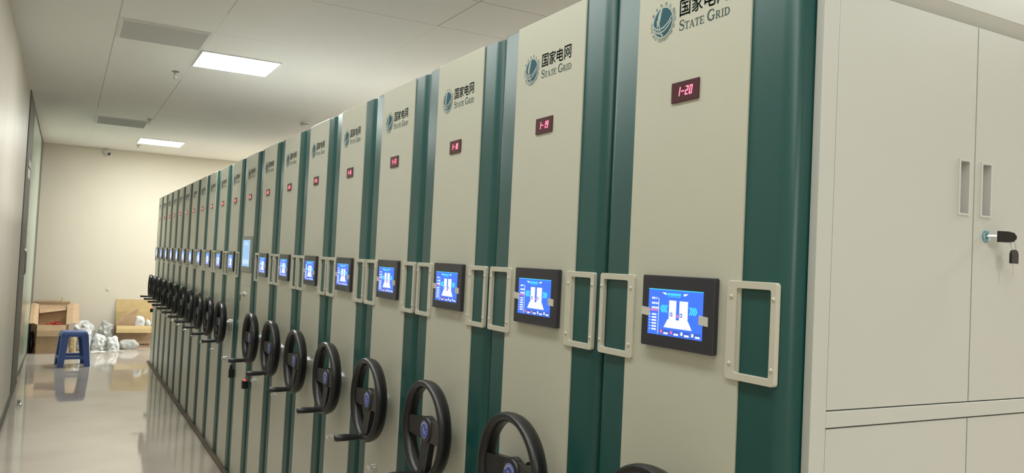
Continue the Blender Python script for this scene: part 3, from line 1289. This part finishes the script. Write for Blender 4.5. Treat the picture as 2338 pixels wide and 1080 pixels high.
def crumple(name, label, cat, c, s, key, seed, amp=.30, sc=2.2, sub=4, group=None, flat=.0, boxy=1.0):
    import bmesh
    bm = bmesh.new()
    bmesh.ops.create_icosphere(bm, subdivisions=sub, radius=1.0)
    off = Vector((seed * 7.13, seed * 3.7, seed * 1.9))
    for v in bm.verts:
        p = v.co.copy()
        q = Vector([math.copysign(abs(u) ** boxy, u) * w for u, w in zip(p, s)])
        pw = q * sc * 4.5 + off
        dsp = noise.noise(pw) * .7 + noise.noise(pw * 2.3) * .45 + (.5 - 1.3 * abs(noise.noise(pw * 1.4 + off))) * .6
        q += p * dsp * amp * 2.3 * min(s)
        if q.z < -s[2] * (1 - flat):
            q.z = -s[2] * (1 - flat)
        v.co = q
    lo = min(v.co.z for v in bm.verts)
    for v in bm.verts:
        v.co.z -= lo
    me = bpy.data.meshes.new(name)
    bm.to_mesh(me)
    bm.free()
    me.materials.append(M[key])
    o = bpy.data.objects.new(name, me)
    col.objects.link(o)
    o.location = c
    return tag(o, label, cat, group)


PG = 'crumpled packing wrap on the floor'
crumple('plastic_wrap', 'tallest white crumpled plastic heap, against the wall beside the strapped box', 'plastic wrap', (-.790, 14.27, 0), (.122, .10, .245), 'foam', 1, .22, 2.4, group=PG, flat=.4, boxy=.6)
crumple('plastic_wrap', 'grey crumpled plastic just left of the right open box', 'plastic wrap', (-.487, 14.27, 0), (.092, .10, .245), 'greybag', 2, .22, 2.4, group=PG, flat=.4, boxy=.6)
crumple('plastic_wrap', 'low white crumpled plastic in front of the grey crumpled plastic', 'plastic wrap', (-.590, 13.90, 0), (.085, .10, .14), 'foam', 3, .26, 2.4, group=PG, flat=.4, boxy=.65)
crumple('plastic_wrap', 'small white crumpled plastic beside the flat grey wrap', 'plastic wrap', (-.400, 13.86, 0), (.075, .08, .125), 'foam', 5, .26, 2.4, group=PG, flat=.4, boxy=.65)
crumple('plastic_wrap', 'white crumpled plastic behind the right legs of the blue stool', 'plastic wrap', (-.795, 13.88, 0), (.085, .10, .19), 'foam', 6, .26, 2.4, group=PG, flat=.4, boxy=.65)
crumple('plastic_wrap', 'flat grey wrap lying in front of the right open box', 'plastic wrap', (-.17, 13.98, 0), (.14, .08, .085), 'greybag', 7, .16, 1.6, group=PG, flat=.3)
crumple('plastic_wrap', 'yellowish crumpled wrap seen between the legs of the stool', 'plastic wrap', (-.945, 13.62, 0), (.045, .06, .14), 'yelbag', 8, .20, group=PG, flat=.3, boxy=.7)
crumple('plastic_bag', 'black plastic bag squeezed between the left box and glass wall', 'bag', (-1.468, 13.70, 0), (.030, .20, .17), 'blackbag', 9, .2, group=None, flat=.2)
crumple('crumpled_paper', 'white crumpled paper in the right box, larger left piece', 'paper', (-.008, 14.33, .16), (.074, .050, .16), 'paper', 11, .22, 2.0, 3, 'paper in the right box', boxy=.65)
crumple('crumpled_paper', 'white crumpled paper in the right box, smaller right piece', 'paper', (.122, 14.33, .16), (.033, .050, .135), 'paper', 12, .2, 2.0, 3, 'paper in the right box', boxy=.65)


def scrap(c, w, seed, label):
    g = G()
    n = 9
    v = []
    for i in range(n + 1):
        for j in range(n + 1):
            x, y = (i / n - .5) * w, (j / n - .5) * w * .6
            v.append((x + .012 * noise.noise(Vector((i, j, seed))), y + .012 * noise.noise(Vector((j, i, seed + 4))), .008 + .009 * noise.noise(Vector((i * .5, j * .5, seed * 2.3)))))
    k = (n + 1) ** 2
    v += [(x, y, max(z - .003, .0)) for x, y, z in v]
    fs = []
    for i in range(n):
        for j in range(n):
            a = i * (n + 1) + j
            fs += [(a, a + n + 1, a + n + 2, a + 1), (k + a, k + a + 1, k + a + n + 2, k + a + n + 1)]
    for i in range(n):
        for a, b in ((i, i + 1), (n * (n + 1) + i, n * (n + 1) + i + 1), (i * (n + 1), (i + 1) * (n + 1)), (i * (n + 1) + n, (i + 1) * (n + 1) + n)):
            fs.append((a, b, k + b, k + a))
    g.add(v, fs, 'paper')
    return tag(build('paper_scrap', g, smooth=60, loc=c), label, 'paper', 'paper scraps on the floor')


scrap((-.60, 13.55, 0), .20, 3, 'white paper scrap flat on the floor, nearest of the packing litter')
scrap((-.33, 13.64, 0), .16, 6, 'white paper scrap on the floor, right of the other scrap')
